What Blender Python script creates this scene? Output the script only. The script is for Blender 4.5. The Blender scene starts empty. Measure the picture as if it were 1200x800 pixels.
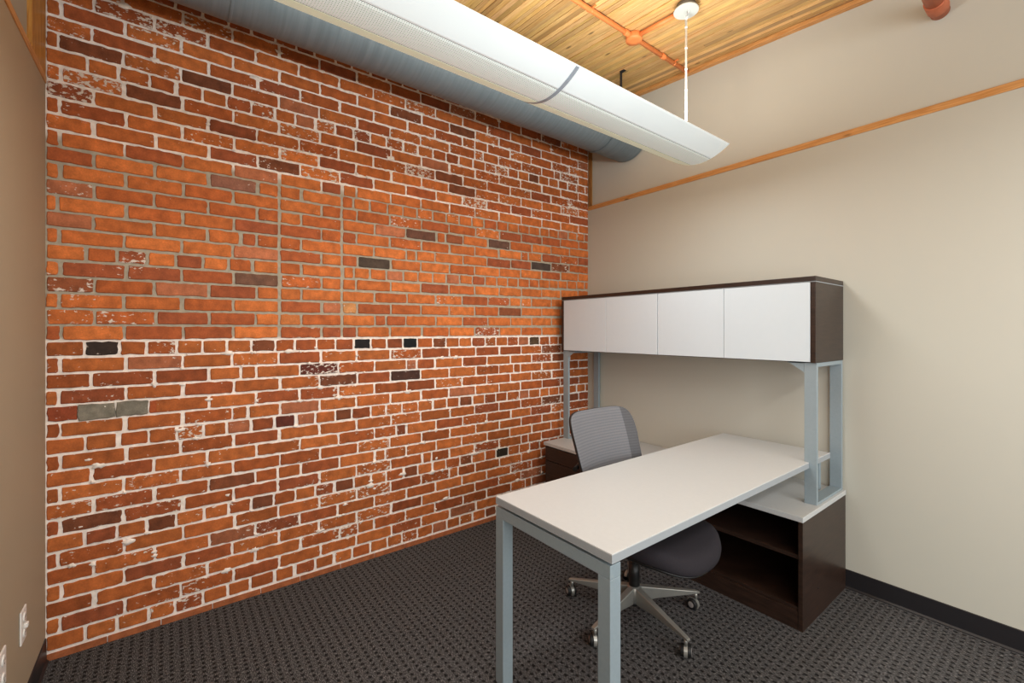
import bpy, bmesh, math, random
from mathutils import Vector, Matrix
random.seed(7)
S = bpy.context.scene
COL = S.collection
PI = math.pi
D = 3.3185          # beige wall
T = 2.44            # top of lower walls
XE = 5.2            # wall behind the camera

# ------------------------------------------------------------ helpers
def srgb(h):
    h = h.lstrip('#')
    r = [int(h[i:i+2], 16)/255 for i in (0, 2, 4)]
    return tuple(c/12.92 if c <= .04045 else ((c+.055)/1.055)**2.4 for c in r)+(1,)

def new_mat(name):
    m = bpy.data.materials.new(name); m.use_nodes = True
    nt = m.node_tree
    return m, nt, nt.nodes, nt.links, nt.nodes['Principled BSDF']

def plain(name, col, rough=.5, metal=0., noise=0.06, nscale=30, bump=0., bscale=200, spec=.5, stretch=None):
    m, nt, N, L, P = new_mat(name)
    c = srgb(col) if isinstance(col, str) else col
    P.inputs['Roughness'].default_value = rough
    P.inputs['Metallic'].default_value = metal
    P.inputs['Specular IOR Level'].default_value = spec
    tc = N.new('ShaderNodeTexCoord'); mp = N.new('ShaderNodeMapping')
    if stretch: mp.inputs['Scale'].default_value = stretch
    nz = N.new('ShaderNodeTexNoise'); nz.inputs['Scale'].default_value = nscale; nz.inputs['Detail'].default_value = 5
    L.new(tc.outputs['Object'], mp.inputs[0]); L.new(mp.outputs[0], nz.inputs['Vector'])
    mr = N.new('ShaderNodeMapRange'); mr.inputs[3].default_value = 1-noise; mr.inputs[4].default_value = 1+noise
    mr.inputs[1].default_value = .3; mr.inputs[2].default_value = .7
    L.new(nz.outputs[0], mr.inputs[0])
    vm = N.new('ShaderNodeVectorMath'); vm.operation = 'SCALE'; vm.inputs[0].default_value = c[:3]
    L.new(mr.outputs[0], vm.inputs['Scale']); L.new(vm.outputs[0], P.inputs['Base Color'])
    if bump:
        n2 = N.new('ShaderNodeTexNoise'); n2.inputs['Scale'].default_value = bscale
        L.new(mp.outputs[0], n2.inputs['Vector'])
        b = N.new('ShaderNodeBump'); b.inputs['Strength'].default_value = bump; b.inputs['Distance'].default_value = .002
        L.new(n2.outputs[0], b.inputs['Height']); L.new(b.outputs[0], P.inputs['Normal'])
    return m

def math_node(N, L, op, a, b=None, c=None):
    n = N.new('ShaderNodeMath'); n.operation = op
    for i, v in enumerate((a, b, c)):
        if v is None: continue
        if isinstance(v, (int, float)): n.inputs[i].default_value = v
        else: L.new(v, n.inputs[i])
    return n.outputs[0]

def add_box(bm, lo, hi, mi=0, mat=None):
    r = bmesh.ops.create_cube(bm, size=1.)
    vs = r['verts']
    for v in vs:
        v.co = Vector([lo[i]+(v.co[i]+.5)*(hi[i]-lo[i]) for i in range(3)])
        if mat is not None: v.co = mat @ v.co
    for f in {f for v in vs for f in v.link_faces}: f.material_index = mi
    return vs

def frame_of(d):
    d = Vector(d).normalized()
    u = d.cross(Vector((0, 0, 1)) if abs(d.z) < .95 else Vector((1, 0, 0))).normalized()
    return d, u, d.cross(u).normalized()

def add_tube(bm, p0, p1, r0, r1=None, n=20, mi=0, cap=True):
    if r1 is None: r1 = r0
    p0, p1 = Vector(p0), Vector(p1)
    d, u, w = frame_of(p1-p0)
    A = [bm.verts.new(p0+r0*(math.cos(t)*u+math.sin(t)*w)) for t in [2*PI*i/n for i in range(n)]]
    B = [bm.verts.new(p1+r1*(math.cos(t)*u+math.sin(t)*w)) for t in [2*PI*i/n for i in range(n)]]
    fs = [bm.faces.new((A[i], A[(i+1) % n], B[(i+1) % n], B[i])) for i in range(n)]
    if cap:
        fs += [bm.faces.new(A[::-1]), bm.faces.new(B)]
    for f in fs: f.material_index = mi; f.smooth = True
    return A+B

def add_path(bm, pts, r, n=14, mi=0):
    pts = [Vector(p) for p in pts]; rings = []
    for i, p in enumerate(pts):
        d = (pts[min(i+1, len(pts)-1)]-pts[max(i-1, 0)])
        d, u, w = frame_of(d)
        rings.append([bm.verts.new(p+r*(math.cos(2*PI*k/n)*u+math.sin(2*PI*k/n)*w)) for k in range(n)])
    for a, b in zip(rings, rings[1:]):
        for k in range(n):
            f = bm.faces.new((a[k], a[(k+1) % n], b[(k+1) % n], b[k])); f.material_index = mi; f.smooth = True
    bm.faces.new(rings[0][::-1]); bm.faces.new(rings[-1])

def add_lathe(bm, prof, c=(0, 0, 0), n=32, mi=0):
    """prof: list of (r,z)"""
    rings = []
    for r, z in prof:
        rings.append([bm.verts.new((c[0]+max(r, 1e-5)*math.cos(2*PI*k/n), c[1]+max(r, 1e-5)*math.sin(2*PI*k/n), c[2]+z)) for k in range(n)])
    for a, b in zip(rings, rings[1:]):
        for k in range(n):
            f = bm.faces.new((a[k], a[(k+1) % n], b[(k+1) % n], b[k])); f.material_index = mi; f.smooth = True
    bm.faces.new(rings[0][::-1]); bm.faces.new(rings[-1])

def add_prism(bm, pts, axis, a, b, mi=0, smooth=False):
    """pts 2D polygon in the two other axes (in order), extruded along axis from a to b"""
    def mk(p, t):
        q = list(p); q.insert(axis, t); return bm.verts.new(q)
    A = [mk(p, a) for p in pts]; B = [mk(p, b) for p in pts]; n = len(pts)
    for i in range(n):
        f = bm.faces.new((A[i], A[(i+1) % n], B[(i+1) % n], B[i])); f.material_index = mi; f.smooth = smooth
    f = bm.faces.new(A[::-1]); f.material_index = mi
    f = bm.faces.new(B); f.material_index = mi

def obj(name, bm, mats, parent=None, bevel=0., seg=2, smooth=None, loc=None):
    bmesh.ops.recalc_face_normals(bm, faces=bm.faces)
    me = bpy.data.meshes.new(name); bm.to_mesh(me); bm.free()
    o = bpy.data.objects.new(name, me); COL.objects.link(o)
    for m in (mats if isinstance(mats, (list, tuple)) else [mats]): me.materials.append(m)
    if parent is not None: o.parent = parent
    if loc: o.location = loc
    if bevel:
        b = o.modifiers.new('bevel', 'BEVEL'); b.width = bevel; b.segments = seg; b.limit_method = 'ANGLE'; b.angle_limit = .7
        b.harden_normals = False
    return o

def thing(name, label, cat, loc=(0, 0, 0), rz=0, group=None):
    o = bpy.data.objects.new(name, None); COL.objects.link(o)
    o.empty_display_size = .1
    o.location = loc; o.rotation_euler = (0, 0, rz)
    return tag(o, label, cat, group)

def tag(o, label, cat, group=None):
    o['label'] = label; o['category'] = cat
    if group: o['group'] = group
    return o

def structure(o, label, cat):
    o['kind'] = 'structure'; tag(o, label, cat); return o

def box_obj(name, lo, hi, m, parent=None, bevel=.0015):
    bm = bmesh.new(); add_box(bm, lo, hi); return obj(name, bm, m, parent, bevel)

# ------------------------------------------------------------ materials
M = {}
M['laminate'] = plain('pale_laminate', '#c2c3c2', .38, noise=.015, nscale=60)
M['edge'] = plain('highlight_strip_grey', '#9da2a6', .4, noise=.02)
M['silver'] = plain('silver_powder_coat', '#98a6ad', .42, .25, noise=.03, nscale=80, bump=.05, bscale=900)
M['chrome'] = plain('cast_aluminium', '#a19e97', .4, .6, noise=.03)
M['chrome_dark'] = plain('dark_gap', '#1c1a1a', .7)
M['door'] = plain('frosted_door_panel', '#d0d9df', .22, noise=.006)
M['black'] = plain('black_plastic', '#151414', .45)
M['rubber'] = plain('black_rubber', '#0e0d0d', .6)
M['hood'] = plain('caster_grey_plastic', '#a49c98', .35, .3)
M['white_plastic'] = plain('white_plastic', '#e8e4de', .35, noise=.01)
M['white_paint'] = plain('white_enamel', '#eceeec', .35, noise=.01)
M['canopy_paint'] = plain('canopy_enamel', '#c3cac6', .5, noise=.01)
M['orange_paint'] = plain('orange_paint', '#e98a4c', .5, noise=.05)
M['pipe'] = plain('red_iron_pipe', '#bb6440', .5, noise=.08)
M['baseboard'] = plain('black_vinyl_base', '#1d1b1e', .45, noise=.05)
M['grey_steel'] = plain('dull_galvanised', '#7a7c7c', .45, .6)

def wood_dark():
    m, nt, N, L, P = new_mat('espresso_wood')
    tc = N.new('ShaderNodeTexCoord'); mp = N.new('ShaderNodeMapping'); mp.inputs['Scale'].default_value = (2, 2, 18)
    nz = N.new('ShaderNodeTexNoise'); nz.inputs['Scale'].default_value = 5; nz.inputs['Detail'].default_value = 8; nz.inputs['Distortion'].default_value = .6
    L.new(tc.outputs['Object'], mp.inputs[0]); L.new(mp.outputs[0], nz.inputs['Vector'])
    r = N.new('ShaderNodeValToRGB'); r.color_ramp.elements[0].position = .3; r.color_ramp.elements[1].position = .72
    r.color_ramp.elements[0].color = srgb('#21150f'); r.color_ramp.elements[1].color = srgb('#3a281f')
    L.new(nz.outputs[0], r.inputs[0]); L.new(r.outputs[0], P.inputs['Base Color'])
    P.inputs['Roughness'].default_value = .36
    b = N.new('ShaderNodeBump'); b.inputs['Strength'].default_value = .05; b.inputs['Distance'].default_value = .001
    L.new(nz.outputs[0], b.inputs['Height']); L.new(b.outputs[0], P.inputs['Normal'])
    return m
M['espresso'] = wood_dark()

def paint(name, a, b, zlo, zhi):
    m, nt, N, L, P = new_mat(name)
    geo = N.new('ShaderNodeNewGeometry')
    n1 = N.new('ShaderNodeTexNoise'); n1.inputs['Scale'].default_value = 1.2; n1.inputs['Detail'].default_value = 3
    n2 = N.new('ShaderNodeTexNoise'); n2.inputs['Scale'].default_value = 260; n2.inputs['Detail'].default_value = 3
    L.new(geo.outputs['Position'], n1.inputs['Vector']); L.new(geo.outputs['Position'], n2.inputs['Vector'])
    mx = N.new('ShaderNodeMix'); mx.data_type = 'RGBA'
    mx.inputs[6].default_value = srgb(a); mx.inputs[7].default_value = srgb(b)
    L.new(n1.outputs[0], mx.inputs[0]); L.new(mx.outputs[2], P.inputs['Base Color'])
    P.inputs['Roughness'].default_value = .62
    bp = N.new('ShaderNodeBump'); bp.inputs['Strength'].default_value = .12; bp.inputs['Distance'].default_value = .001
    L.new(n2.outputs[0], bp.inputs['Height']); L.new(bp.outputs[0], P.inputs['Normal'])
    return m
M['beige'] = paint('warm_grey_paint', '#bebbae', '#c3c0b4', 0, 1)
M['taupe'] = paint('taupe_paint', '#a7967d', '#b09f86', 0, 1)
M['taupe_up'] = paint('upper_taupe_paint', '#a59c8a', '#aea492', 0, 1)

def pine(name, c0, c1, stretch, attr=None):
    m, nt, N, L, P = new_mat(name)
    tc = N.new('ShaderNodeTexCoord'); mp = N.new('ShaderNodeMapping'); mp.inputs['Scale'].default_value = stretch
    nz = N.new('ShaderNodeTexNoise'); nz.inputs['Scale'].default_value = 6; nz.inputs['Detail'].default_value = 9; nz.inputs['Distortion'].default_value = .8
    L.new(tc.outputs['Object'], mp.inputs[0]); L.new(mp.outputs[0], nz.inputs['Vector'])
    r = N.new('ShaderNodeValToRGB'); r.color_ramp.elements[0].position = .32; r.color_ramp.elements[1].position = .68
    r.color_ramp.elements[0].color = srgb(c0); r.color_ramp.elements[1].color = srgb(c1)
    L.new(nz.outputs[0], r.inputs[0]); out = r.outputs[0]
    # knots
    kn = N.new('ShaderNodeTexVoronoi'); kn.inputs['Scale'].default_value = 1.
    mp2 = N.new('ShaderNodeMapping'); mp2.inputs['Scale'].default_value = [4 if s < 5 else 12 for s in stretch]
    L.new(tc.outputs['Object'], mp2.inputs[0]); L.new(mp2.outputs[0], kn.inputs['Vector'])
    k = N.new('ShaderNodeMapRange'); k.inputs[1].default_value = .05; k.inputs[2].default_value = .12
    k.inputs[3].default_value = .35; k.inputs[4].default_value = 1
    L.new(kn.outputs['Distance'], k.inputs[0])
    vm = N.new('ShaderNodeVectorMath'); vm.operation = 'SCALE'; L.new(out, vm.inputs[0]); L.new(k.outputs[0], vm.inputs['Scale']); out = vm.outputs[0]
    if attr:
        at = N.new('ShaderNodeAttribute'); at.attribute_name = attr
        v2 = N.new('ShaderNodeVectorMath'); v2.operation = 'MULTIPLY'; L.new(out, v2.inputs[0]); L.new(at.outputs['Color'], v2.inputs[1]); out = v2.outputs[0]
    L.new(out, P.inputs['Base Color']); P.inputs['Roughness'].default_value = .5
    return m
M['ceiling_wood'] = pine('ceiling_timber', '#c4955a', '#e0bb80', (1.2, 30, 8), 'tint')
M['trim_wood_x'] = pine('trim_pine_along', '#b87a3c', '#d9a062', (1.5, 25, 25))
M['trim_wood_z'] = pine('post_pine', '#a56a25', '#cf9645', (14, 14, 1.2))

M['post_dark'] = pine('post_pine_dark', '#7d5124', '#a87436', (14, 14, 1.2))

def brick_mats():
    # bricks
    m, nt, N, L, P = new_mat('old_red_brick')
    geo = N.new('ShaderNodeNewGeometry'); pos = geo.outputs['Position']
    at = N.new('ShaderNodeAttribute'); at.attribute_name = 'tint'
    n1 = N.new('ShaderNodeTexNoise'); n1.inputs['Scale'].default_value = 22; n1.inputs['Detail'].default_value = 6
    n2 = N.new('ShaderNodeTexNoise'); n2.inputs['Scale'].default_value = 150; n2.inputs['Detail'].default_value = 4
    L.new(pos, n1.inputs['Vector']); L.new(pos, n2.inputs['Vector'])
    a = N.new('ShaderNodeMapRange'); a.inputs[1].default_value = .25; a.inputs[2].default_value = .75; a.inputs[3].default_value = .62; a.inputs[4].default_value = 1.22
    L.new(n1.outputs[0], a.inputs[0])
    b = N.new('ShaderNodeMapRange'); b.inputs[1].default_value = .3; b.inputs[2].default_value = .7; b.inputs[3].default_value = .88; b.inputs[4].default_value = 1.1
    L.new(n2.outputs[0], b.inputs[0])
    sc = math_node(N, L, 'MULTIPLY', a.outputs[0], b.outputs[0])
    vm = N.new('ShaderNodeVectorMath'); vm.operation = 'SCALE'; L.new(at.outputs['Color'], vm.inputs[0]); L.new(sc, vm.inputs['Scale'])
    # white paint remains: flecks inside clusters
    mp = N.new('ShaderNodeMapping'); mp.inputs['Scale'].default_value = (1, .55, 1); L.new(pos, mp.inputs[0])
    n3 = N.new('ShaderNodeTexNoise'); n3.inputs['Scale'].default_value = 75; n3.inputs['Detail'].default_value = 5; n3.inputs['Roughness'].default_value = .62
    n4 = N.new('ShaderNodeTexNoise'); n4.inputs['Scale'].default_value = 5.5; n4.inputs['Detail'].default_value = 3
    L.new(mp.outputs[0], n3.inputs['Vector']); L.new(mp.outputs[0], n4.inputs['Vector'])
    s = math_node(N, L, 'MULTIPLY_ADD', n4.outputs[0], .42, n3.outputs[0])
    # the alpha of the tint holds how much paint clings to the brick
    s = math_node(N, L, 'MULTIPLY_ADD', at.outputs['Alpha'], .13, s)
    f = N.new('ShaderNodeMapRange'); f.inputs[1].default_value = .955; f.inputs[2].default_value = .985
    L.new(s, f.inputs[0])
    mx = N.new('ShaderNodeMix'); mx.data_type = 'RGBA'; mx.inputs[7].default_value = srgb('#dccdc0')
    L.new(f.outputs[0], mx.inputs[0]); L.new(vm.outputs[0], mx.inputs[6])
    L.new(mx.outputs[2], P.inputs['Base Color']); P.inputs['Roughness'].default_value = .78
    P.inputs['Specular IOR Level'].default_value = .3
    bp = N.new('ShaderNodeBump'); bp.inputs['Strength'].default_value = .4; bp.inputs['Distance'].default_value = .003
    hh = math_node(N, L, 'ADD', n1.outputs[0], math_node(N, L, 'MULTIPLY', n2.outputs[0], .3))
    L.new(hh, bp.inputs['Height']); L.new(bp.outputs[0], P.inputs['Normal'])
    # mortar
    m2, nt, N, L, P = new_mat('lime_mortar')
    geo = N.new('ShaderNodeNewGeometry'); pos = geo.outputs['Position']
    sx = N.new('ShaderNodeSeparateXYZ'); L.new(pos, sx.inputs[0])
    nz = N.new('ShaderNodeTexNoise'); nz.inputs['Scale'].default_value = 7; nz.inputs['Detail'].default_value = 3; L.new(pos, nz.inputs['Vector'])
    w = math_node(N, L, 'MULTIPLY_ADD', nz.outputs[0], .16, -.08)
    z = math_node(N, L, 'ADD', sx.outputs[2], w)
    lo = N.new('ShaderNodeMapRange'); lo.inputs[1].default_value = 1.345; lo.inputs[2].default_value = 1.365; L.new(sx.outputs[2], lo.inputs[0])
    hi = N.new('ShaderNodeMapRange'); hi.inputs[1].default_value = 2.19; hi.inputs[2].default_value = 2.25; hi.inputs[3].default_value = 1; hi.inputs[4].default_value = 0; L.new(z, hi.inputs[0])
    g = math_node(N, L, 'MULTIPLY', lo.outputs[0], hi.outputs[0])
    mx = N.new('ShaderNodeMix'); mx.data_type = 'RGBA'
    mx.inputs[6].default_value = srgb('#f7eadf'); mx.inputs[7].default_value = srgb('#aca18e'); L.new(g, mx.inputs[0])
    n5 = N.new('ShaderNodeTexNoise'); n5.inputs['Scale'].default_value = 45; n5.inputs['Detail'].default_value = 5; L.new(pos, n5.inputs['Vector'])
    r = N.new('ShaderNodeMapRange'); r.inputs[1].default_value = .3; r.inputs[2].default_value = .7; r.inputs[3].default_value = .82; r.inputs[4].default_value = 1.1; L.new(n5.outputs[0], r.inputs[0])
    vm = N.new('ShaderNodeVectorMath'); vm.operation = 'SCALE'; L.new(mx.outputs[2], vm.inputs[0]); L.new(r.outputs[0], vm.inputs['Scale'])
    L.new(vm.outputs[0], P.inputs['Base Color']); P.inputs['Roughness'].default_value = .9
    bp = N.new('ShaderNodeBump'); bp.inputs['Strength'].default_value = .5; bp.inputs['Distance'].default_value = .003
    L.new(n5.outputs[0], bp.inputs['Height']); L.new(bp.outputs[0], P.inputs['Normal'])
    return m, m2
M['brick'], M['mortar'] = brick_mats()

def carpet_mat():
    m, nt, N, L, P = new_mat('woven_grey_carpet')
    geo = N.new('ShaderNodeNewGeometry'); sx = N.new('ShaderNodeSeparateXYZ'); L.new(geo.outputs['Position'], sx.inputs[0])
    X, Y = sx.outputs[0], sx.outputs[1]
    u = math_node(N, L, 'MULTIPLY', X, 1/.0295); v = math_node(N, L, 'MULTIPLY', Y, 1/.035)
    def tri(t, off):  # distance from the middle of the cell
        fr = math_node(N, L, 'FRACT', math_node(N, L, 'ADD', t, off)); return math_node(N, L, 'ABSOLUTE', math_node(N, L, 'SUBTRACT', fr, .5))
    wn = N.new('ShaderNodeTexNoise'); wn.inputs['Scale'].default_value = 130; L.new(geo.outputs['Position'], wn.inputs['Vector'])
    wob = math_node(N, L, 'MULTIPLY_ADD', wn.outputs[0], .3, -.15)
    du = tri(math_node(N, L, 'ADD', u, wob), .5); dv = tri(math_node(N, L, 'SUBTRACT', v, wob), .5)
    # dark dash: |du|<.25 , |dv|<.17
    a = N.new('ShaderNodeMapRange'); a.inputs[1].default_value = .20; a.inputs[2].default_value = .30; a.inputs[3].default_value = 1; a.inputs[4].default_value = 0; L.new(du, a.inputs[0])
    b = N.new('ShaderNodeMapRange'); b.inputs[1].default_value = .12; b.inputs[2].default_value = .23; b.inputs[3].default_value = 1; b.inputs[4].default_value = 0; L.new(dv, b.inputs[0])
    dash = math_node(N, L, 'MULTIPLY', a.outputs[0], b.outputs[0])
    # fibres: long threads along x
    mp = N.new('ShaderNodeMapping'); mp.inputs['Scale'].default_value = (90, 420, 1); L.new(geo.outputs['Position'], mp.inputs[0])
    nz = N.new('ShaderNodeTexNoise'); nz.inputs['Scale'].default_value = 1; nz.inputs['Detail'].default_value = 3; L.new(mp.outputs[0], nz.inputs['Vector'])
    r = N.new('ShaderNodeValToRGB'); E = r.color_ramp.elements
    E[0].position = .3; E[0].color = srgb('#1b1a1a'); E[1].position = .74; E[1].color = srgb('#949190')
    e = E.new(.52); e.color = srgb('#464444')
    L.new(nz.outputs[0], r.inputs[0])
    mx = N.new('ShaderNodeMix'); mx.data_type = 'RGBA'; mx.inputs[7].default_value = srgb('#0e0c0c')
    L.new(math_node(N, L, 'MULTIPLY', dash, .86), mx.inputs[0]); L.new(r.outputs[0], mx.inputs[6])
    L.new(mx.outputs[2], P.inputs['Base Color']); P.inputs['Roughness'].default_value = .93; P.inputs['Specular IOR Level'].default_value = .15
    bp = N.new('ShaderNodeBump'); bp.inputs['Strength'].default_value = .6; bp.inputs['Distance'].default_value = .003
    h = math_node(N, L, 'SUBTRACT', nz.outputs[0], dash)
    L.new(h, bp.inputs['Height']); L.new(bp.outputs[0], P.inputs['Normal'])
    return m
M['carpet'] = carpet_mat()

def duct_mat():
    m, nt, N, L, P = new_mat('galvanised_duct')
    geo = N.new('ShaderNodeNewGeometry')
    mp = N.new('ShaderNodeMapping'); mp.inputs['Scale'].default_value = (3, 70, 3); L.new(geo.outputs['Position'], mp.inputs[0])
    nz = N.new('ShaderNodeTexNoise'); nz.inputs['Scale'].default_value = 1; nz.inputs['Detail'].default_value = 5; L.new(mp.outputs[0], nz.inputs['Vector'])
    r = N.new('ShaderNodeValToRGB'); r.color_ramp.elements[0].position = .3; r.color_ramp.elements[1].position = .7
    r.color_ramp.elements[0].color = srgb('#6c7a81'); r.color_ramp.elements[1].color = srgb('#7a888f')
    L.new(nz.outputs[0], r.inputs[0]); L.new(r.outputs[0], P.inputs['Base Color'])
    P.inputs['Metallic'].default_value = .3; P.inputs['Roughness'].default_value = .5
    return m
M['duct'] = duct_mat()

def diffuser_mat(name, col, e, perf=False):
    m, nt, N, L, P = new_mat(name)
    P.inputs['Base Color'].default_value = srgb(col); P.inputs['Roughness'].default_value = .3
    geo = N.new('ShaderNodeNewGeometry'); sx = N.new('ShaderNodeSeparateXYZ'); L.new(geo.outputs['Position'], sx.inputs[0])
    # the tube lamp inside glows most around the middle of each section
    g = N.new('ShaderNodeMapRange'); g.inputs[1].default_value = 1.2; g.inputs[2].default_value = 2.9; g.inputs[3].default_value = e*1.15; g.inputs[4].default_value = e*.8
    L.new(sx.outputs[1], g.inputs[0]); out = g.outputs[0]
    if perf:
        p = .0078
        def cell(t): 
            fr = math_node(N, L, 'FRACT', math_node(N, L, 'MULTIPLY', t, 1/p)); return math_node(N, L, 'ABSOLUTE', math_node(N, L, 'SUBTRACT', fr, .5))
        dx, dy = cell(sx.outputs[0]), cell(sx.outputs[1])
        rr = math_node(N, L, 'SQRT', math_node(N, L, 'ADD', math_node(N, L, 'POWER', dx, 2.), math_node(N, L, 'POWER', dy, 2.)))
        k = N.new('ShaderNodeMapRange'); k.inputs[1].default_value = .2; k.inputs[2].default_value = .3; k.inputs[3].default_value = .45; k.inputs[4].default_value = 1.
        L.new(rr, k.inputs[0]); out = math_node(N, L, 'MULTIPLY', out, k.outputs[0])
        vm = N.new('ShaderNodeVectorMath'); vm.operation = 'SCALE'; vm.inputs[0].default_value = srgb(col)[:3]; L.new(k.outputs[0], vm.inputs['Scale']); L.new(vm.outputs[0], P.inputs['Base Color'])
    P.inputs['Emission Color'].default_value = srgb(col); L.new(out, P.inputs['Emission Strength'])
    return m
M['wing'] = diffuser_mat('glowing_wing', '#e9f1f2', .47)
M['wing_grazing'] = diffuser_mat('glowing_wing_grazing', '#dcdfc4', .36)  # left wing: dimmer cream light of the grazing view put into its colour
M['perf'] = diffuser_mat('perforated_panel', '#e2e8e2', .40, True)

def mesh_fabric(name, a, b):
    m, nt, N, L, P = new_mat(name)
    tc = N.new('ShaderNodeTexCoord'); sx = N.new('ShaderNodeSeparateXYZ'); L.new(tc.outputs['Object'], sx.inputs[0])
    w = math_node(N, L, 'SINE', math_node(N, L, 'MULTIPLY', sx.outputs[2], 2*PI/.0135))
    nz = N.new('ShaderNodeTexNoise'); nz.inputs['Scale'].default_value = 300; L.new(tc.outputs['Object'], nz.inputs['Vector'])
    f = math_node(N, L, 'ADD', math_node(N, L, 'MULTIPLY', w, .25), nz.outputs[0])
    mx = N.new('ShaderNodeMix'); mx.data_type = 'RGBA'; mx.inputs[6].default_value = srgb(a); mx.inputs[7].default_value = srgb(b)
    L.new(f, mx.inputs[0])
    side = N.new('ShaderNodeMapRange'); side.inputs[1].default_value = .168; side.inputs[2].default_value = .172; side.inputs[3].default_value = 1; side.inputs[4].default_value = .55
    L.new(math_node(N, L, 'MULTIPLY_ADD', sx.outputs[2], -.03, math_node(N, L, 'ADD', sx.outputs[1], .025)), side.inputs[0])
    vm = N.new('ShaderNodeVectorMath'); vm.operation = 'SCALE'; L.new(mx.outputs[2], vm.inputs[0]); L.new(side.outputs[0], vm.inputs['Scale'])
    L.new(vm.outputs[0], P.inputs['Base Color']); P.inputs['Roughness'].default_value = .7
    return m
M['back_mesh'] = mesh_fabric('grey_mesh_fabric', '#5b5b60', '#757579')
M['seat_fabric'] = plain('charcoal_fabric', '#2f2b2f', .85, noise=.18, nscale=350, bump=.3, bscale=700, spec=.2)

# ------------------------------------------------------------ room shell
bm = bmesh.new(); add_box(bm, (-.1, -.1, -.05), (XE+.1, D+.1, 0)); o = obj('floor', bm, M['carpet'])
structure(o, 'dark grey woven carpet floor with rows of black dashes', 'floor')

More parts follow.
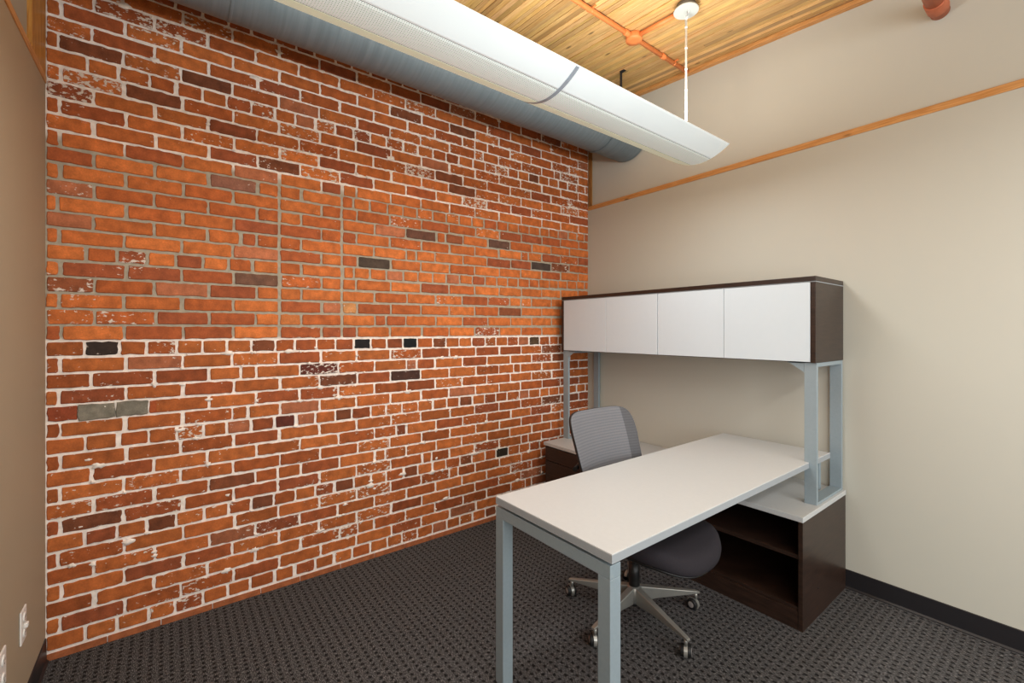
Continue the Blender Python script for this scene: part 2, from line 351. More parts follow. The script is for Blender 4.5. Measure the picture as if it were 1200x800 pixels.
# brick wall: one mesh, every brick modelled on a mortar bed
def brick_wall():
    bm = bmesh.new(); lay = bm.loops.layers.float_color.new('tint')
    add_box(bm, (-.15, -.1, 0), (-.0055, D+.1, 3.36), mi=1)
    for f in bm.faces:
        for l in f.loops: l[lay] = (1, 1, 1, 0)
    H = .06906
    pal = [('#cb7138', 30), ('#c36a34', 30), ('#b8602f', 22), ('#ad5930', 14), ('#a05331', 8), ('#8f4f30', 5), ('#80482d', 3), ('#b96e4a', 4)]
    cols = [srgb(c) for c, w in pal for _ in range(w)]
    special = {}  # (row, y) -> colour
    for row, y, c in [(18, .169, '#3d3029'), (18, 1.318, '#231f20'), (18, 1.613, '#15191c'), (25, 1.31, '#4b3d33'), (28, 2.38, '#66473a'), (26, 2.82, '#4d3f38'),
                      (23, .79, '#75513f'), (30, .67, '#93604c'), (21, 1.26, '#c98a55'), (20, .95, '#c6753f'), (12, .86, '#7a3a2a'), (16, 1.02, '#6d3327'), (16, 1.14, '#6d3327'), (15, 1.62, '#5a3a2e'), (18, 2.7, '#5b4630'), (6, 2.4, '#33291f'), (28, 1.72, '#6c4636')]:
        special.setdefault(row, []).append((y, srgb(c)))
    def zrow(k, y):
        return .034+k*H+max(0, min(1, (k-18)/6))*.036*(max(y, 0)/2.6)**2
    def brick(y0, y1, k, col, paint, proud, grow=0.):
        z0 = zrow(k, (y0+y1)/2)+.0058; z1 = z0+H-.0116
        z0 -= grow; z1 += grow
        r = random
        y0 += r.uniform(-.0015, .0015); y1 += r.uniform(-.0015, .0015); z0 += r.uniform(-.0012, .0012); z1 += r.uniform(-.0012, .0012)
        w, h = y1-y0, z1-z0
        if w < .02: return
        c = .004; pts = []
        nh = max(2, int(w/.022)); nv = 3
        for i in range(nh+1): pts.append((y0+c+(w-2*c)*i/nh, z0))
        for i in range(nv+1): pts.append((y1, z0+c+(h-2*c)*i/nv))
        for i in range(nh+1): pts.append((y1-c-(w-2*c)*i/nh, z1))
        for i in range(nv+1): pts.append((y0, z1-c-(h-2*c)*i/nv))
        j = .0014 if r.random() < .6 else .0027
        if grow: j = .0032
        pts = [(a+r.uniform(-j, j), b+r.uniform(-j, j)) for a, b in pts]
        cyy, czz = (y0+y1)/2, (z0+z1)/2
        def ring(x, ins):
            out = []
            for a, b in pts:
                da, db = a-cyy, b-czz
                out.append(bm.verts.new((x, cyy+da*(1-ins/(w/2)), czz+db*(1-ins/(h/2)))))
            return out
        R0 = ring(-.012, -.0005); R1 = ring(proud-.003, 0); R2 = ring(proud, .0028)
        n = len(pts); fs = []
        for A, B in ((R0, R1), (R1, R2)):
            for i in range(n): fs.append(bm.faces.new((A[i], A[(i+1) % n], B[(i+1) % n], B[i])))
        cv = bm.verts.new((proud+r.uniform(0, .0008), cyy, czz))
        for i in range(n): fs.append(bm.faces.new((R2[i], R2[(i+1) % n], cv)))
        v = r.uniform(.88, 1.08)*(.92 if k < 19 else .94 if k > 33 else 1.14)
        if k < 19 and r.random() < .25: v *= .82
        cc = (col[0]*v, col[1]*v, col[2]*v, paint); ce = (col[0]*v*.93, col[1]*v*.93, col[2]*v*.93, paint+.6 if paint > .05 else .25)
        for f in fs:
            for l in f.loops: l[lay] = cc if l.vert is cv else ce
    gap = .012
    for k in range(0, 48):
        header = (k % 6 == 0)
        segs = [(0.004, D-.002)]
        inpatch = 19 <= k <= 31
        if inpatch: segs = [(0.004, .888-.0), (.888, 1.218), (1.218, D-.002)]
        for si, (a, b) in enumerate(segs):
            joints = []
            if inpatch and si == 1:
                joints = [a, a+.108 if k % 2 == 0 else a+.215, b]
            else:
                if header and not (19 <= k <= 31 and si == 0 and k == 30): p, ph = .1052, .019
                else: p, ph = .2105, (.042 if k % 2 == 1 else .147)
                joints = [a]
                t = ph-p*3
                while t < b-.03:
                    if t > a+.03: joints.append(t+random.uniform(-.006, .006))
                    t += p
                joints.append(b)
                # now and then a mason's half or three-quarter brick
                if not header and si != 1:
                    j2 = []
                    for q0, q1 in zip(joints, joints[1:]):
                        j2.append(q0)
                        if q1-q0 > .19 and random.random() < .05: j2.append(q0+random.choice((.07, .105, .14)))
                    joints = j2+[joints[-1]]
            for q0, q1 in zip(joints, joints[1:]):
                mid = (q0+q1)/2
                if k == 14 and .06 < mid < .36: continue
                col = random.choice(cols)
                if 19 <= k <= 33 and col[0] < .33 and random.random() < .7: col = random.choice(cols[:60])
                for yy, c in special.get(k, []):
                    if q0 <= yy < q1: col = c
                g = gap/2
                gl = g if random.random() < .85 else g+.005
                e0 = q0+(gl if q0 > .01 else 0); e1 = q1-(g if q1 < D-.01 else 0)
                if inpatch and si in (0, 1) and q1 in (.888, 1.218): e1 -= .003
                # white paint: little in the regrouted band, more above and below
                if 19 <= k <= 31: paintv = random.choice((0, 0, 0, 0, 0, .25, .6)) * (1 if random.random() < .6 else 0)
                elif k > 31: paintv = random.choice((0, .1, .1, .2, .3, .5, .7, 1.0))
                else: paintv = random.choice((0, .1, .1, .2, .2, .3, .4, .75))
                brick(e0, e1, k, col, paintv, random.uniform(-.0015, .0015))
    # bricks either side of the cement patch and the cement patch itself
    brick(.004, .10, 14, srgb('#9c4a2b'), .3, 0)
    cem = srgb('#948c7c')
    brick(.098, .221, 14, cem, -1., .0025, .0045); brick(.2225, .335, 14, cem, -1., .002, .0045)
    brick(.335+.006, .46, 14, srgb('#b5582d'), .2, 0)
    # lumps and smears of lime left on the face
    for _ in range(230):
        k = random.choice([q for q in range(1, 42) if not 19 <= q <= 32]); y = random.uniform(.02, D-.05)
        if k % 6 == 0: yy = .019+.1052*round((y-.019)/.1052)
        else:
            ph = .042 if k % 2 == 1 else .147; yy = ph+.2105*round((y-ph)/.2105)
        if random.random() < .35: yy = y
        zz = zrow(k, yy)+random.choice((0, 0, random.uniform(0, H)))
        if yy < .02 or yy > D-.03: continue
        rad = random.choice((.004, .006, .008, .009, .012, .016)); el = random.uniform(.8, 2.0); n = 14
        ph_ = [random.uniform(.55, 1.25) for _ in range(n)]
        A = [bm.verts.new((.0012, yy+rad*el*ph_[i]*math.cos(2*PI*i/n), zz+rad*.8*ph_[i]*math.sin(2*PI*i/n))) for i in range(n)]
        B = [bm.verts.new((-.006, yy+rad*el*1.1*ph_[i]*math.cos(2*PI*i/n), zz+rad*.88*ph_[i]*math.sin(2*PI*i/n))) for i in range(n)]
        cv = bm.verts.new((.0035, yy, zz))
        fs = [bm.faces.new((A[i], A[(i+1) % n], cv)) for i in range(n)]+[bm.faces.new((B[i], B[(i+1) % n], A[(i+1) % n], A[i])) for i in range(n)]
        for f in fs: f.material_index = 1; f.smooth = True
    # the lowest course, half sunk behind the carpet
    y = .004
    while y < D-.01:
        y1 = min(y+random.uniform(.18, .22), D-.002)
        brick_lo(bm, lay, y, y1, cols); y = y1+.004
    o = obj('wall_brick', bm, [M['brick'], M['mortar']])
    for p in o.data.polygons: pass
    return o
def brick_lo(bm, lay, y0, y1, cols):
    n0 = len(bm.faces)
    add_box(bm, (-.012, y0, 0), (.0025, y1, .026))
    bm.faces.ensure_lookup_table()
    c = srgb('#a8603a'); v = random.uniform(.9, 1.05)
    for f in bm.faces[n0:]:
        for l in f.loops: l[lay] = (c[0]*v, c[1]*v, c[2]*v, .2)
o = brick_wall(); o.name = 'wall_back'
structure(o, 'old exposed red brick wall with white lime mortar', 'wall')

# beige wall, lower half stands a little proud of the upper half
bm = bmesh.new()
add_prism(bm, [(D, 0), (D+.12, 0), (D+.12, 3.4), (D+.012, 3.4), (D+.012, T+.01), (D, T+.01)], 0, -.1, XE+.1)
o = obj('wall_right', bm, M['beige']); structure(o, 'plain warm grey painted wall behind the desk', 'wall')
bm = bmesh.new()
add_prism(bm, [(0, 0), (-.12, 0), (-.12, 3.4), (-.012, 3.4), (-.012, T+.01), (0, T+.01)], 0, -.1, XE+.1)
# lower part taupe, upper part greyer
for f in bm.faces:
    if f.calc_center_median().z > T+.02: f.material_index = 1
o = obj('wall_left', bm, [M['taupe'], M['taupe_up']]); structure(o, 'taupe painted wall at the left edge', 'wall')
# wall behind the camera with a wide window opening
bm = bmesh.new()
add_box(bm, (XE, -.1, 0), (XE+.1, D+.1, .8)); add_box(bm, (XE, -.1, 2.5), (XE+.1, D+.1, 3.4))
add_box(bm, (XE, -.1, .8), (XE+.1, .35, 2.5)); add_box(bm, (XE, D-.35, .8), (XE+.1, D+.1, 2.5))
o = obj('wall_front', bm, M['beige']); structure(o, 'painted wall behind the camera with a window opening', 'wall')

# trims
def strip_y(name, x0, x1, y0, y1, z0, z1, m, lab, kids=0):
    bm = bmesh.new(); add_box(bm, (x0, y0, z0), (x1, y1, z1)); o = obj(name, bm, m, None, .002); structure(o, lab, 'trim'); return o
strip_y('trim_1', .0, XE, D-.004, D+.02, T-.002, T+.034, M['trim_wood_x'], 'thin horizontal pine strip across the warm grey wall')
strip_y('trim_2', .0, XE, -.02, .004, T-.012, T+.018, M['trim_wood_x'], 'thin horizontal pine strip across the taupe wall')
strip_y('trim_3', .0, .24, -.02, .002, T+.0181, 3.29, M['trim_wood_z'], 'wide pine post above the taupe wall beside the brick')
strip_y('trim_4', .0, .038, D-.002, D+.02, T+.0341, 3.27, M['post_dark'], 'narrow pine post in the corner between brick and warm grey wall')

# ceiling: boards on edge, sloping down away from the brick
def zc(x): return 3.292-.0716*x
bm = bmesh.new(); lay = bm.loops.layers.float_color.new('tint')
y = -.09; n = 0
while y < D+.09:
    w = random.uniform(.024, .037)
    x = -.1-random.uniform(0, 1.5)
    while x < XE+.1:
        x1 = x+random.uniform(2.2, 4.5)
        a, b = max(x, -.1), min(x1, XE+.1)
        if b-a > .02:
            dz = random.uniform(-.003, .003); n0 = len(bm.faces)
            v = random.choice((.68, .8, .88, .95, 1.0, 1.05, 1.12, 1.25)); t = (v, v*random.uniform(.94, 1.03), v*random.uniform(.82, 1.05), 1)
            vs = add_box(bm, (a, y+.0012, 0), (b-.002, y+w-.0012, .1))
            for vv in vs: vv.co.z += zc(vv.co.x)+dz
            bm.faces.ensure_lookup_table()
            for f in bm.faces[n0:]:
                for l in f.loops: l[lay] = t
        x = x1
    y += w
n0 = len(bm.faces)
vs = add_box(bm, (-.1, -.1, .04), (XE+.1, D+.1, .12))
for vv in vs: vv.co.z += zc(vv.co.x)
bm.faces.ensure_lookup_table()
for f in bm.faces[n0:]:
    for l in f.loops: l[lay] = (.15, .12, .1, 1)
o = obj('ceiling', bm, M['ceiling_wood']); structure(o, 'sloping ceiling of golden pine boards laid on edge', 'ceiling')
bm = bmesh.new(); vs = add_box(bm, (.04, D-.022, -.03), (XE, D+.015, -.004))
for vv in vs: vv.co.z += zc(vv.co.x)
o = obj('trim_5', bm, M['trim_wood_x'], None, .003); structure(o, 'pine edge board where the timber ceiling meets the warm grey wall', 'trim')

# baseboards
bm = bmesh.new(); add_prism(bm, [(D, 0), (D-.012, 0), (D-.012, .004), (D-.005, .012), (D-.004, .098), (D, .101)], 0, .005, XE)
o = obj('baseboard_right', bm, M['baseboard']); structure(o, 'black vinyl baseboard along the warm grey wall', 'baseboard')
bm = bmesh.new(); add_prism(bm, [(0, 0), (.012, 0), (.012, .004), (.005, .012), (.004, .098), (0, .101)], 0, .004, XE)
o = obj('baseboard_left', bm, M['baseboard']); structure(o, 'black vinyl baseboard along the taupe wall', 'baseboard')

# ------------------------------------------------------------ duct, strap, pipes
DX, DZ, DR = .426, 2.945, .20
t = thing('air_duct', 'round galvanised air duct running along the top of the brick wall', 'duct', (DX, D/2, DZ))
bm = bmesh.new(); add_tube(bm, (0, .002-D/2, 0), (0, D/2-.002, 0), DR, n=72, cap=False); obj('duct_shell', bm, M['duct'], t)
for yy in (.62,):
    bm = bmesh.new(); add_tube(bm, (0, yy-D/2-.006, 0), (0, yy-D/2+.006, 0), DR+.003, n=72, cap=True); obj('seam_ring', bm, M['duct'], t, .002)

bm = bmesh.new()
sy = 2.975
for i in range(40):
    a0 = PI*i/40*1.0; a1 = PI*(i+1)/40*1.0
    r0, r1 = DR+.0035, DR+.0055
    P4 = [(DX+r*math.cos(-a), DZ+r*math.sin(-a)) for r, a in ((r0, a0), (r1, a0), (r1, a1), (r0, a1))]
    add_prism(bm, P4, 1, sy-.012, sy+.012)
for sx_ in (1, -1):
    xx = DX+sx_*(DR+.0045)
    add_box(bm, (xx-.001, sy-.012, DZ), (xx+.001, sy+.012, zc(xx)-.006))
    add_box(bm, (xx-.001 if sx_ > 0 else xx-.035, sy-.014, zc(xx)-.0085), (xx+.035 if sx_ > 0 else xx+.001, sy+.014, zc(xx)-.005))
for f in bm.faces:
    c_ = f.calc_center_median()
    if c_.z < DZ: f.material_index = 1
o = obj('duct_strap', bm, [M['chrome_dark'], M['duct']]); tag(o, 'dark metal strap hanging the round duct from the timber ceiling', 'strap')

def conduit_z(x): return zc(x)-.021
t = thing('ceiling_conduit', 'orange painted conduit crossing the timber ceiling with a round junction box', 'conduit', (.957, 2.69, zc(.957)))
def L_(p): return (p[0]-.957, p[1]-2.69, p[2]-zc(.957))
bm = bmesh.new(); add_tube(bm, L_((.957, .3, conduit_z(.957))), L_((.957, D-.03, conduit_z(.957))), .0135); obj('conduit_run', bm, M['orange_paint'], t)
bm = bmesh.new(); add_tube(bm, L_((.957, 2.69, conduit_z(.957))), L_((1.26, 2.69, conduit_z(1.26))), .0135); obj('conduit_branch', bm, M['orange_paint'], t)
bm = bmesh.new(); add_lathe(bm, [(.047, -.005), (.05, -.008), (.05, -.036), (.048, -.041), (.02, -.042), (.0, -.042)], (0, 0, 0)); obj('junction_box', bm, M['orange_paint'], t)
for yy in (2.98, 2.60):
    bm = bmesh.new(); add_tube(bm, L_((.957, yy, conduit_z(.957))), L_((.957, yy+.035, conduit_z(.957))), .0175); obj('coupling', bm, M['orange_paint'], t, .002)
for yy in (3.12, 2.3):
    bm = bmesh.new(); add_box(bm, L_((.925, yy, zc(.957)-.012)), L_((.989, yy+.012, zc(.957)-.006))); 
    add_tube(bm, L_((.957, yy, conduit_z(.957))), L_((.957, yy+.012, conduit_z(.957))), .0145); obj('pipe_clip', bm, M['orange_paint'], t)

bm = bmesh.new(); yz = (2.243, 2.915)
t = thing('sprinkler_pipe', 'thick rust red pipe running into the upper warm grey wall', 'pipe', (yz[0], D, yz[1]))
add_tube(bm, (0, .014, 0), (0, -2.2, 0), .036, n=32); obj('pipe_run', bm, M['pipe'], t)
bm = bmesh.new(); add_tube(bm, (0, -.03, 0), (0, -.11, 0), .041, n=32); obj('pipe_collar', bm, M['pipe'], t, .003)

# ------------------------------------------------------------ pendant light
PX, PY0, PY1, PZ = 1.33, .36, 2.80, 2.340
t = thing('pendant_light', 'long white linear pendant light with glowing curved wings hanging parallel to the duct', 'light', (PX, (PY0+PY1)/2, PZ))
yl, yh = PY0-(PY0+PY1)/2, PY1-(PY0+PY1)/2
def prof(x):      # underside height over |x|
    x = abs(x); return 0.0 if x < .0 else .055*(x/.165)**1.9
def shell(x0, x1, th, name, m, n=14):
    bm = bmesh.new(); pts = [(x0+(x1-x0)*i/n) for i in range(n+1)]
    P = [(x, prof(x)) for x in pts]+[(x, prof(x)+th) for x in reversed(pts)]
    add_prism(bm, P, 1, yl, yh, smooth=True)
    for f in bm.faces:
        if len(f.verts) > 4: f.smooth = False
    return obj(name, bm, m, t)
shell(-.0575, .0575, .004, 'perforated_panel', M['perf'], 8)
shell(.0600, .165, .004, 'wing', M['wing']); shell(-.165, -.0600, .004, 'wing', M['wing_grazing'])
bm = bmesh.new()
P = [(x/100, prof(x/100)+.0045) for x in range(-16, 17, 2)]+[(.12, .07), (.05, .085), (-.05, .085), (-.12, .07)]
add_prism(bm, P, 1, yl+.004, yh-.004); obj('housing', bm, M['white_paint'], t)
for x0 in (-.0588, .0588):
    bm = bmesh.new(); add_box(bm, (x0-.0013, yl+.001, prof(x0)+.0005), (x0+.0013, yh-.001, prof(x0)+.004)); obj('groove', bm, M['chrome_dark'], t)
for yy in (yl, yh-.003):
    bm = bmesh.new(); P = [(x/1000, prof(x/1000)+.004) for x in range(-160, 161, 20)]+[(.12, .074), (-.12, .074)]
    add_prism(bm, P, 1, yy, yy+.003); obj('end_cap', bm, M['white_paint'], t)
M['divider_shadow'] = plain('divider_shadow_grey', '#bcc7d6', .5)  # thin strip coloured as the shadow of a divider inside the pendant
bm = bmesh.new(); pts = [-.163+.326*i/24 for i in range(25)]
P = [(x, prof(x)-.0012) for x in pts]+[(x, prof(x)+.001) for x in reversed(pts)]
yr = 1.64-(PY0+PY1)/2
add_prism(bm, P, 1, yr-.009, yr+.009); obj('divider_shadow_band', bm, M['divider_shadow'], t)
for k, ys in enumerate((2.68, .48)):
    yy = ys-(PY0+PY1)/2; zt = zc(1.314)-PZ
    s = None
    bm = bmesh.new(); add_tube(bm, (-.016, yy, .08), (-.016, yy, zt-.085), .0062); add_path(bm, [(-.016, yy, zt-.087), (-.012, yy, zt-.07), (-.004, yy, zt-.05), (.0, yy, zt-.04)], .0062)
    s = obj('stem', bm, M['white_paint'], t)
    for q in range(6):
        bm = bmesh.new(); z = .15+q*.115; add_tube(bm, (-.016, yy, z), (-.016, yy, z+.009), .0078); obj('cord_clip', bm, M['white_paint'], s)
    bm = bmesh.new(); add_lathe(bm, [(.066, zt-.041), (.066, zt-.034), (.058, zt-.032)], (-.016, yy, 0)); 
    for f in bm.faces: f.smooth = False
    c = obj('canopy', bm, M['canopy_paint'], t, .002)
    bm = bmesh.new(); add_lathe(bm, [(.052, zt-.0325), (.052, zt-.004)], (-.016, yy, 0)); obj('ceiling_box', bm, M['grey_steel'], c)

# ------------------------------------------------------------ outlets on the taupe wall
def outlet(x, z, label, jack):
    t = thing('wall_outlet', label, 'outlet', (x, 0, z), 0, None)
    bm = bmesh.new(); add_box(bm, (-.036, .0005, -.058), (.036, .0065, .058)); obj('cover_plate', bm, M['white_plastic'], t, .003, 3)
    for dz in (.027, -.027):
        bm = bmesh.new(); add_tube(bm, (0, .006, dz), (0, .0095, dz), .0165, n=28); r = obj('receptacle', bm, M['white_plastic'], t, .001)
        bm = bmesh.new()
        for dx in (-.006, .006): add_box(bm, (dx-.0012, .0092, dz-.002), (dx+.0012, .0098, dz+.007))
        add_tube(bm, (0, .0092, dz-.009), (0, .0098, dz-.009), .0022, n=10); obj('slots', bm, M['black'], r)
    if jack:
        bm = bmesh.new(); add_box(bm, (-.010, .006, -.010), (.010, .017, .007)); obj('jack', bm, M['white_plastic'], t, .003)
outlet(.385, .355, 'white wall plate with a protruding jack nearer the brick corner', True)
outlet(.640, .350, 'white wall plate cut by the left edge, farther from the brick', False)

# ------------------------------------------------------------ credenza
CX0, CX1, CY0, CY1 = .085, 1.873, 2.722, D-.008
t = thing('credenza', 'low espresso wood credenza with pale top and open shelves along the warm grey wall', 'credenza', ((CX0+CX1)/2, (CY0+CY1)/2, 0))
def LB(name, lo, hi, m, par=None, bevel=.0012, org=None):
    org = org if org is not None else t.location
    lo = [lo[i]-org[i] for i in range(3)]; hi = [hi[i]-org[i] for i in range(3)]
    return box_obj(name, lo, hi, m, par if par is not None else t, bevel)
t.location = ((CX0+CX1)/2, (CY0+CY1)/2, 0)
LB('top', (CX0, CY0-.002, .505), (CX1+.002, CY1, .53), M['laminate'], bevel=.002)
LB('side_panel', (CX1-.019, CY0, .0), (CX1, CY1, .5045), M['espresso'])
LB('side_panel', (CX0, CY0+.02, .0), (CX0+.019, CY1, .5045), M['espresso'])
LB('divider', (1.02, CY0+.005, .0), (1.039, CY1-.02, .5045), M['espresso'])
LB('divider', (.56, CY0+.02, .0), (.579, CY1-.02, .5045), M['espresso'])
LB('back_panel', (CX0+.02, CY1-.019, .0), (CX1-.02, CY1-.001, .5045), M['espresso'])
LB('shelf', (1.0395, CY0+.012, .325), (CX1-.0195, CY1-.02, .345), M['espresso'])
LB('bottom_shelf', (1.0395, CY0+.006, .088), (CX1-.0195, CY1-.02, .106), M['espresso'])
LB('plinth', (1.0395, CY0+.002, .0), (CX1-.0195, CY0+.02, .0875), M['espresso'])
for z0, z1 in ((.008, .2), (.204, .392), (.396, .499)):
    d = LB('drawer', (CX0+.0205, CY0, z0), (.5585, CY0+.45, z1), M['espresso'])
    bm = bmesh.new(); o_ = t.location
    if z0 > .39: add_tube(bm, (.50-o_[0], CY0-.006-o_[1], .470), (.50-o_[0], CY0+.001-o_[1], .470), .008); obj('lock', bm, M['chrome'], d)
    else: bm.free()
bm = bmesh.new(); add_tube(bm, (CX1-.0005-t.location[0], CY0+.19-t.location[1], .14), (CX1+.0015-t.location[0], CY0+.19-t.location[1], .14), .004, n=12); obj('cam_cap', bm, M['black'], t)

# ------------------------------------------------------------ hutch
HX0, HX1, HY0, HY1, HZ0, HZ1 = .085, 1.862, 2.914, D-.006, 1.232, 1.660
t = thing('hutch', 'overhead hutch of four white doors in an espresso case on silver legs', 'hutch', ((HX0+HX1)/2, (HY0+HY1)/2, .53))
LB('top_panel', (HX0, HY0, HZ1-.024), (HX1, HY1, HZ1), M['espresso'])
LB('highlight_strip', (HX0+.003, HY0+.004, HZ1-.0285), (HX1-.001, HY1, HZ1-.0245), M['edge'], bevel=0)  # pale strip standing in for light reflected along the gap
LB('side_panel', (HX1-.022, HY0+.001, HZ0), (HX1, HY1, HZ1-.029), M['espresso'])
LB('side_panel', (HX0, HY0+.001, HZ0), (HX0+.02, HY1, HZ1-.029), M['espresso'])
LB('bottom_panel', (HX0+.0205, HY0+.022, HZ0), (HX1-.0225, HY1, HZ0+.02), M['espresso'])
LB('back_panel', (HX0+.0205, HY1-.012, HZ0+.0205), (HX1-.0225, HY1, HZ1-.029), M['espresso'])
ed = [.107, .541, .969, 1.405, 1.8385]
for i in range(4):
    LB('door', (ed[i]+.0012+(.002 if i == 2 else 0), HY0+.002, HZ0+.004), (ed[i+1]-.0012, HY0+.0205, HZ1-.030), M['door'], bevel=.0015)
# flat bar loops carrying the case
for x0, x1, s in ((.088, .143, 1), (1.806, 1.861, -1)):
    bm = bmesh.new(); ox, oy, oz = t.location
    ya, yb = 2.932, D-.012; z0, z1 = .5305, HZ0-.0005; th = .017
    def b_(lo, hi): add_box(bm, (lo[0]-ox, lo[1]-oy, lo[2]-oz), (hi[0]-ox, hi[1]-oy, hi[2]-oz))
    b_((x0, ya, z0), (x1, ya+th, z1)); b_((x0, yb-th, z0), (x1, yb, z1))
    b_((x0, ya+th, z0), (x1, yb-th, z0+.012)); b_((x0, ya+th, z1-.02), (x1, yb-th, z1))
    f = obj('leg_frame', bm, M['silver'], t, .0012)
    xi = x1 if s > 0 else x0
    bm = bmesh.new(); add_prism(bm, [(xi-ox, z1-oz), (xi+s*.075-ox, z1-oz), (xi-ox, z1-.05-oz)], 1, ya-oy+.002, ya-oy+.006)
    add_box(bm, (min(xi, xi+s*.075)-ox, ya-oy+.002, z1-oz-.003), (max(xi, xi+s*.075)-ox, ya-oy+.03, z1-oz)); obj('corner_bracket', bm, M['silver'], f)
    bm = bmesh.new(); add_lathe(bm, [(.006, .012), (.006, .015), (.003, .0165)], ((x0+x1)/2-ox, ya+.07-oy, z0-oz), n=14); obj('screw', bm, M['chrome'], f)

# ------------------------------------------------------------ desk
t = thing('desk', 'pale topped desk on silver square legs jutting out from the credenza', 'desk', (1.55, 2.29, 0))
def top_poly(e):   # the right long edge is notched where the hutch leg passes
    x0, x1, y0, y1 = 1.247-e, 1.828+e, 1.434-e, 3.222+e
    return [(x0-1.55, y0-2.29), (x1-1.55, y0-2.29), (x1-1.55, 2.9305-2.29), (1.8045-1.55, 2.9305-2.29), (1.8045-1.55, 2.9505-2.29), (x1-1.55, 2.9505-2.29), (x1-1.55, y1-2.29), (x0-1.55, y1-2.29)]
bm = bmesh.new(); add_prism(bm, top_poly(0), 2, .708, .737); obj('desktop', bm, M['laminate'], t, .0012)
bm = bmesh.new(); add_prism(bm, top_poly(.0008), 2, .7086, .7335); obj('edge_band', bm, M['edge'], t)
for x0 in (1.240, 1.770):
    LB('leg', (x0, 1.438, 0), (x0+.048, 1.486, .6545), M['silver'], bevel=.0015)
LB('crossbar', (1.240, 1.438, .655), (1.818, 1.486, .6965), M['silver'], bevel=.0015)
for x0 in (1.33, 1.72):
    LB('long_rail', (x0, 1.4865, .668), (x0+.03, 3.20, .697), M['silver'])
LB('spacer', (1.28, 1.47, .6967), (1.79, 1.482, .7078), M['chrome_dark'], bevel=0)
LB('spacer', (1.335, 1.50, .6972), (1.355, 3.18, .7078), M['chrome_dark'], bevel=0)
LB('spacer', (1.725, 1.50, .6972), (1.745, 3.18, .7078), M['chrome_dark'], bevel=0)
for x0 in (1.33, 1.748):
    LB('support_post', (x0, 3.19, .5305), (x0+.04, 3.215, .7075), M['silver'])

# ------------------------------------------------------------ chair
CH = (1.318, 2.214)
t = thing('office_chair', 'grey mesh back office chair with five star silver base tucked under the desk', 'chair', (CH[0], CH[1], 0), 0)
# base
bm = bmesh.new(); add_lathe(bm, [(.022, .075), (.034, .08), (.036, .142), (.03, .149), (.024, .150)]); obj('hub', bm, M['chrome'], t)
bm = bmesh.new(); add_lathe(bm, [(.022, .055), (.028, .06), (.028, .08)], n=24); obj('base_plug', bm, M['black'], t)
bm = bmesh.new(); add_lathe(bm, [(.026, .1505), (.026, .26), (.014, .262), (.014, .34)], n=24); obj('gas_lift', bm, M['black'], t)
for k in range(5):
    a = math.radians(-12+72*k); R = Matrix.Rotation(a, 4, 'Z')
    bm = bmesh.new()
    # tapering arm: deep at the hub, thin at the tip
    secs = [(.028, .068, .147, .017), (.12, .080, .131, .0145), (.24, .081, .110, .012), (.325, .082, .096, .0105), (.338, .082, .092, .0095)]
    rings = []
    for x, z0, z1, hw in secs:
        c = min(.006, (z1-z0)/3)
        rings.append([bm.verts.new(R @ Vector(p)) for p in ((x, -hw*.7, z0), (x, hw*.7, z0), (x, hw*.8, z0+c), (x, hw, z1-c*.5), (x, hw*.8, z1), (x, -hw*.8, z1), (x, -hw, z1-c*.5), (x, -hw*.8, z0+c))])
    for A, B in zip(rings, rings[1:]):
        for i in range(8): bm.faces.new((A[i], A[(i+1) % 8], B[(i+1) % 8], B[i]))
    bm.faces.new(rings[0][::-1]); bm.faces.new(rings[-1])
    arm = obj('base_arm', bm, M['chrome'], t, .002)
    # caster
    ca = math.radians([-59, 0, 100, -20, -35][k]); RC = Matrix.Translation(R @ Vector((.322, 0, 0))) @ Matrix.Rotation(ca, 4, 'Z')
    bm = bmesh.new(); pv = RC @ Vector((0, 0, .058)); pt_ = RC @ Vector((0, 0, .085)); add_tube(bm, pv, pt_, .0075, n=12)
    # curved fork plate over the wheels
    n = 12
    for w0, w1 in ((-.0075, .0075),):
        P_ = []
        for i in range(n+1):
            q = math.radians(-30+200*i/n); P_.append((-.014+.030*math.cos(q), .0265+.030*math.sin(q)))
        for i in range(n, -1, -1):
            q = math.radians(-30+200*i/n); P_.append((-.014+.018*math.cos(q), .029+.018*math.sin(q)))
        n0 = len(bm.verts); add_prism(bm, P_, 1, w0, w1); bm.verts.ensure_lookup_table()
        for v in bm.verts[n0:]: v.co = RC @ v.co
    obj('caster_fork', bm, M['chrome'], arm)
    for sgn in (-1, 1):
        bm = bmesh.new(); n0 = 0
        add_tube(bm, (-.014, sgn*.0082, .0265), (-.014, sgn*.022, .0265), .0265, .024, n=28)
        for v in bm.verts: v.co = RC @ v.co
        wh = obj('caster_wheel', bm, M['rubber'], arm, .003)
        bm = bmesh.new(); add_tube(bm, (-.014, sgn*.0215, .0265), (-.014, sgn*.0233, .0265), .015, .013, n=24)
        for v in bm.verts: v.co = RC @ v.co
        add = bm; 
        for f in bm.faces: f.material_index = 1
        me2 = wh.data; b2 = bmesh.new(); b2.from_mesh(me2)
        tmp = bpy.data.meshes.new('t'); bm.to_mesh(tmp); bm.free(); b2.from_mesh(tmp); bpy.data.meshes.remove(tmp); me2.materials.append(M['hood'])
        b2.to_mesh(me2); b2.free()
# seat mechanism
bm = bmesh.new(); add_box(bm, (-.13, -.07, .335), (.12, .07, .378)); add_box(bm, (-.20, -.03, .34), (-.12, .03, .372)); obj('tilt_mechanism', bm, M['black'], t, .01, 3)
bm = bmesh.new(); add_tube(bm, (.02, -.07, .358), (.03, -.24, .354), .005); add_box(bm, (.0, -.27, .348), (.06, -.235, .359)); obj('height_lever', bm, M['black'], t, .003)
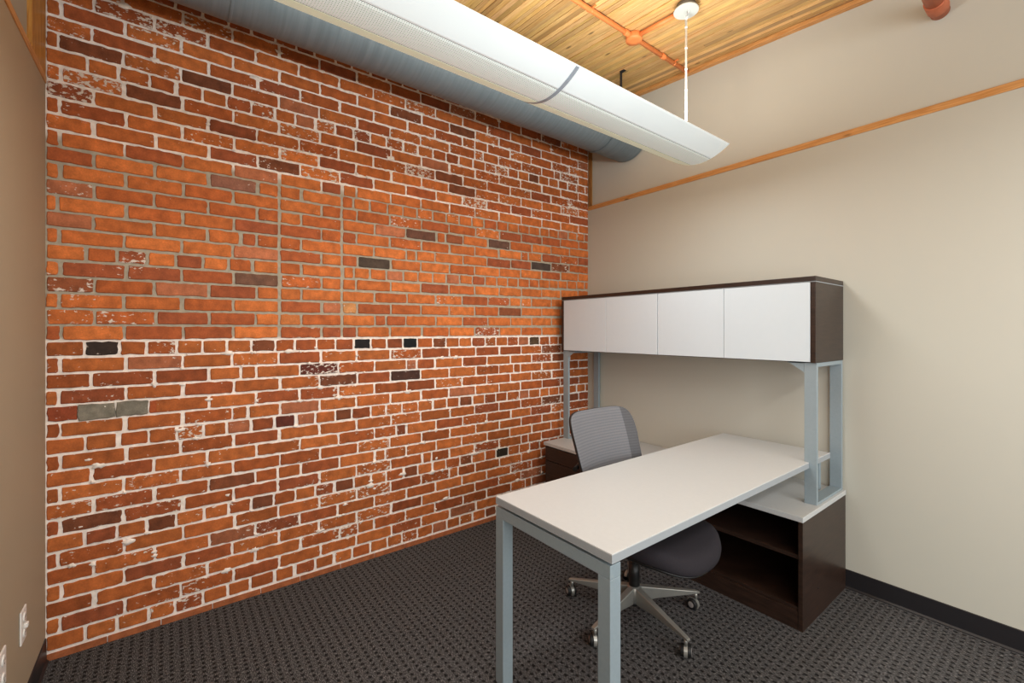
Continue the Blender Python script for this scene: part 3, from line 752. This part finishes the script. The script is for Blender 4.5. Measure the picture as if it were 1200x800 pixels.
# seat: rounded superellipse cushion
def superell(a, b, e, n=56):
    out = []
    for i in range(n):
        q = 2*PI*i/n; c, s = math.cos(q), math.sin(q)
        out.append((a*abs(c)**(2/e)*(1 if c >= 0 else -1), b*abs(s)**(2/e)*(1 if s >= 0 else -1)))
    return out
def cushion(name, layers, m, cx):
    bm = bmesh.new(); rings = []
    for sc, z in layers:
        ring = []
        for x, y in superell(.245, .245, 2.7):
            X, Y = x*sc, y*sc
            zz = z-.035*max(0, (X-.12)/.13)**2*(1 if X > .12 else 0)+.018*(abs(Y)/.245)**2
            ring.append(bm.verts.new((cx+X, Y, zz)))
        rings.append(ring)
    n = len(rings[0])
    for A, B in zip(rings, rings[1:]):
        for i in range(n):
            f = bm.faces.new((A[i], A[(i+1) % n], B[(i+1) % n], B[i])); f.smooth = True
    f = bm.faces.new(rings[0][::-1]); f = bm.faces.new(rings[-1])
    return obj(name, bm, m, t)
SX = .135
cushion('seat_pan', [(.78, .380), (.92, .383), (.96, .390), (.965, .398)], M['black'], SX)
cushion('seat', [(.965, .3985), (1.0, .410), (1.015, .435), (.99, .463), (.94, .473), (.85, .479), (.6, .482), (.3, .481), (.05, .480)], M['seat_fabric'], SX)
# back: curved shell leaning back, frame round a mesh panel
bx0, bz0, bz1 = -.135, .47, .975
def back_pt(u, v, off=0.):
    """u -1..1 across, v 0..1 up"""
    v = max(v, 0.); wid = .195+.045*math.sin(min(1, v*1.15)*PI*.5)
    y = u*wid; z = bz0+(bz1-bz0)*v
    x = bx0-.115*v**1.15+.018*math.sin(v*PI)*1.4+.045*(abs(u)**2.2)*(.9) - off
    return Vector((x, y, z))
def rr(q, e=7.):   # rounded rectangle outline in (u,v)
    c, s = math.cos(q), math.sin(q)
    u = abs(c)**(2/e)*(1 if c >= 0 else -1); w = abs(s)**(2/e)*(1 if s >= 0 else -1)
    return u, .5+.5*w
NB = 96
bm = bmesh.new(); rings = []
for sc, off in ((1, .006), (1.006, .013), (.995, .024), (.965, .024), (.955, .013), (.96, .006)):
    ring = []
    for i in range(NB):
        u, v = rr(2*PI*i/NB); u *= sc; v = .5+(v-.5)*sc; p = back_pt(u, v, off); ring.append(bm.verts.new(p))
    rings.append(ring)
for k in range(len(rings)):
    A, B = rings[k], rings[(k+1) % len(rings)]
    for i in range(NB):
        f = bm.faces.new((A[i], A[(i+1) % NB], B[(i+1) % NB], B[i])); f.smooth = True
obj('back_frame', bm, M['black'], t)
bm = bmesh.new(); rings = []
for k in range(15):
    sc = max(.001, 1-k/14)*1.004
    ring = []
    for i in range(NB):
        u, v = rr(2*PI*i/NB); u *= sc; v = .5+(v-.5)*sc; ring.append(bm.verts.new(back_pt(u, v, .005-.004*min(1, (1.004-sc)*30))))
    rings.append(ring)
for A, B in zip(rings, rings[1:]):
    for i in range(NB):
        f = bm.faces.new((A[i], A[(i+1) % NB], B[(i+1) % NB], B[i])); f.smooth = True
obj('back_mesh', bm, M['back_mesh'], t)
bm = bmesh.new(); add_path(bm, [(-.13, 0, .355), (-.20, 0, .375), (-.235, 0, .45), (-.245, 0, .55), (-.262, 0, .66), (-.27, 0, .72)], .018); 
add_path(bm, [(-.205, -.20, .70), (-.25, -.12, .70), (-.27, 0, .70), (-.25, .12, .70), (-.205, .20, .70)], .012); obj('back_spine', bm, M['black'], t)

# ------------------------------------------------------------ light
def area(name, loc, rot, sx, sy, e, col=(1, 1, 1)):
    l = bpy.data.lights.new(name, 'AREA'); l.shape = 'RECTANGLE'; l.size = sx; l.size_y = sy; l.energy = e; l.color = col
    o = bpy.data.objects.new(name, l); COL.objects.link(o); o.location = loc; o.rotation_euler = rot; return o
area('window_daylight', (XE-.03, 1.6, 1.65), (0, math.radians(90), 0), 1.7, 2.6, 70, (.91, .965, 1))
# glazed door beside the photographer, in the wall at the left
area('door_daylight', (4.1, .03, 1.5), (math.radians(90), 0, 0), 1.7, 2.0, 42, (.91, .965, 1))
# tubes of the pendant: down and up
area('pendant_downlight', (PX, (PY0+PY1)/2, PZ-.006), (0, 0, 0), .30, 2.4, 22, (1, .99, .96))
area('pendant_uplight', (PX, (PY0+PY1)/2, PZ+.09), (math.radians(180), 0, 0), .2, 2.4, 27, (1, .98, .93))
# unseen overhead area light behind the camera, without a fixture
area('rear_area_light', (3.6, 1.7, 2.45), (0, 0, 0), .3, 2.4, 34, (.99, .99, .97))
w = bpy.data.worlds.new('world'); S.world = w; w.use_nodes = True
w.node_tree.nodes['Background'].inputs[0].default_value = (.9, .95, 1, 1); w.node_tree.nodes['Background'].inputs[1].default_value = .6

# ------------------------------------------------------------ camera
cam = bpy.data.cameras.new('camera'); co = bpy.data.objects.new('camera', cam); COL.objects.link(co)
yaw = .6575
fw = Vector((-math.cos(yaw), math.sin(yaw), 0))
co.location = (2.6813, .4061, 1.39)
co.rotation_euler = fw.to_track_quat('-Z', 'Y').to_euler()
cam.sensor_width = 36; cam.lens = 523/1200*36; cam.shift_y = -12.4/1200; cam.clip_start = .02
S.camera = co
S.view_settings.view_transform = 'Standard'
S.view_settings.look = 'None'
S.view_settings.exposure = 0.
S.cycles.max_bounces = 8
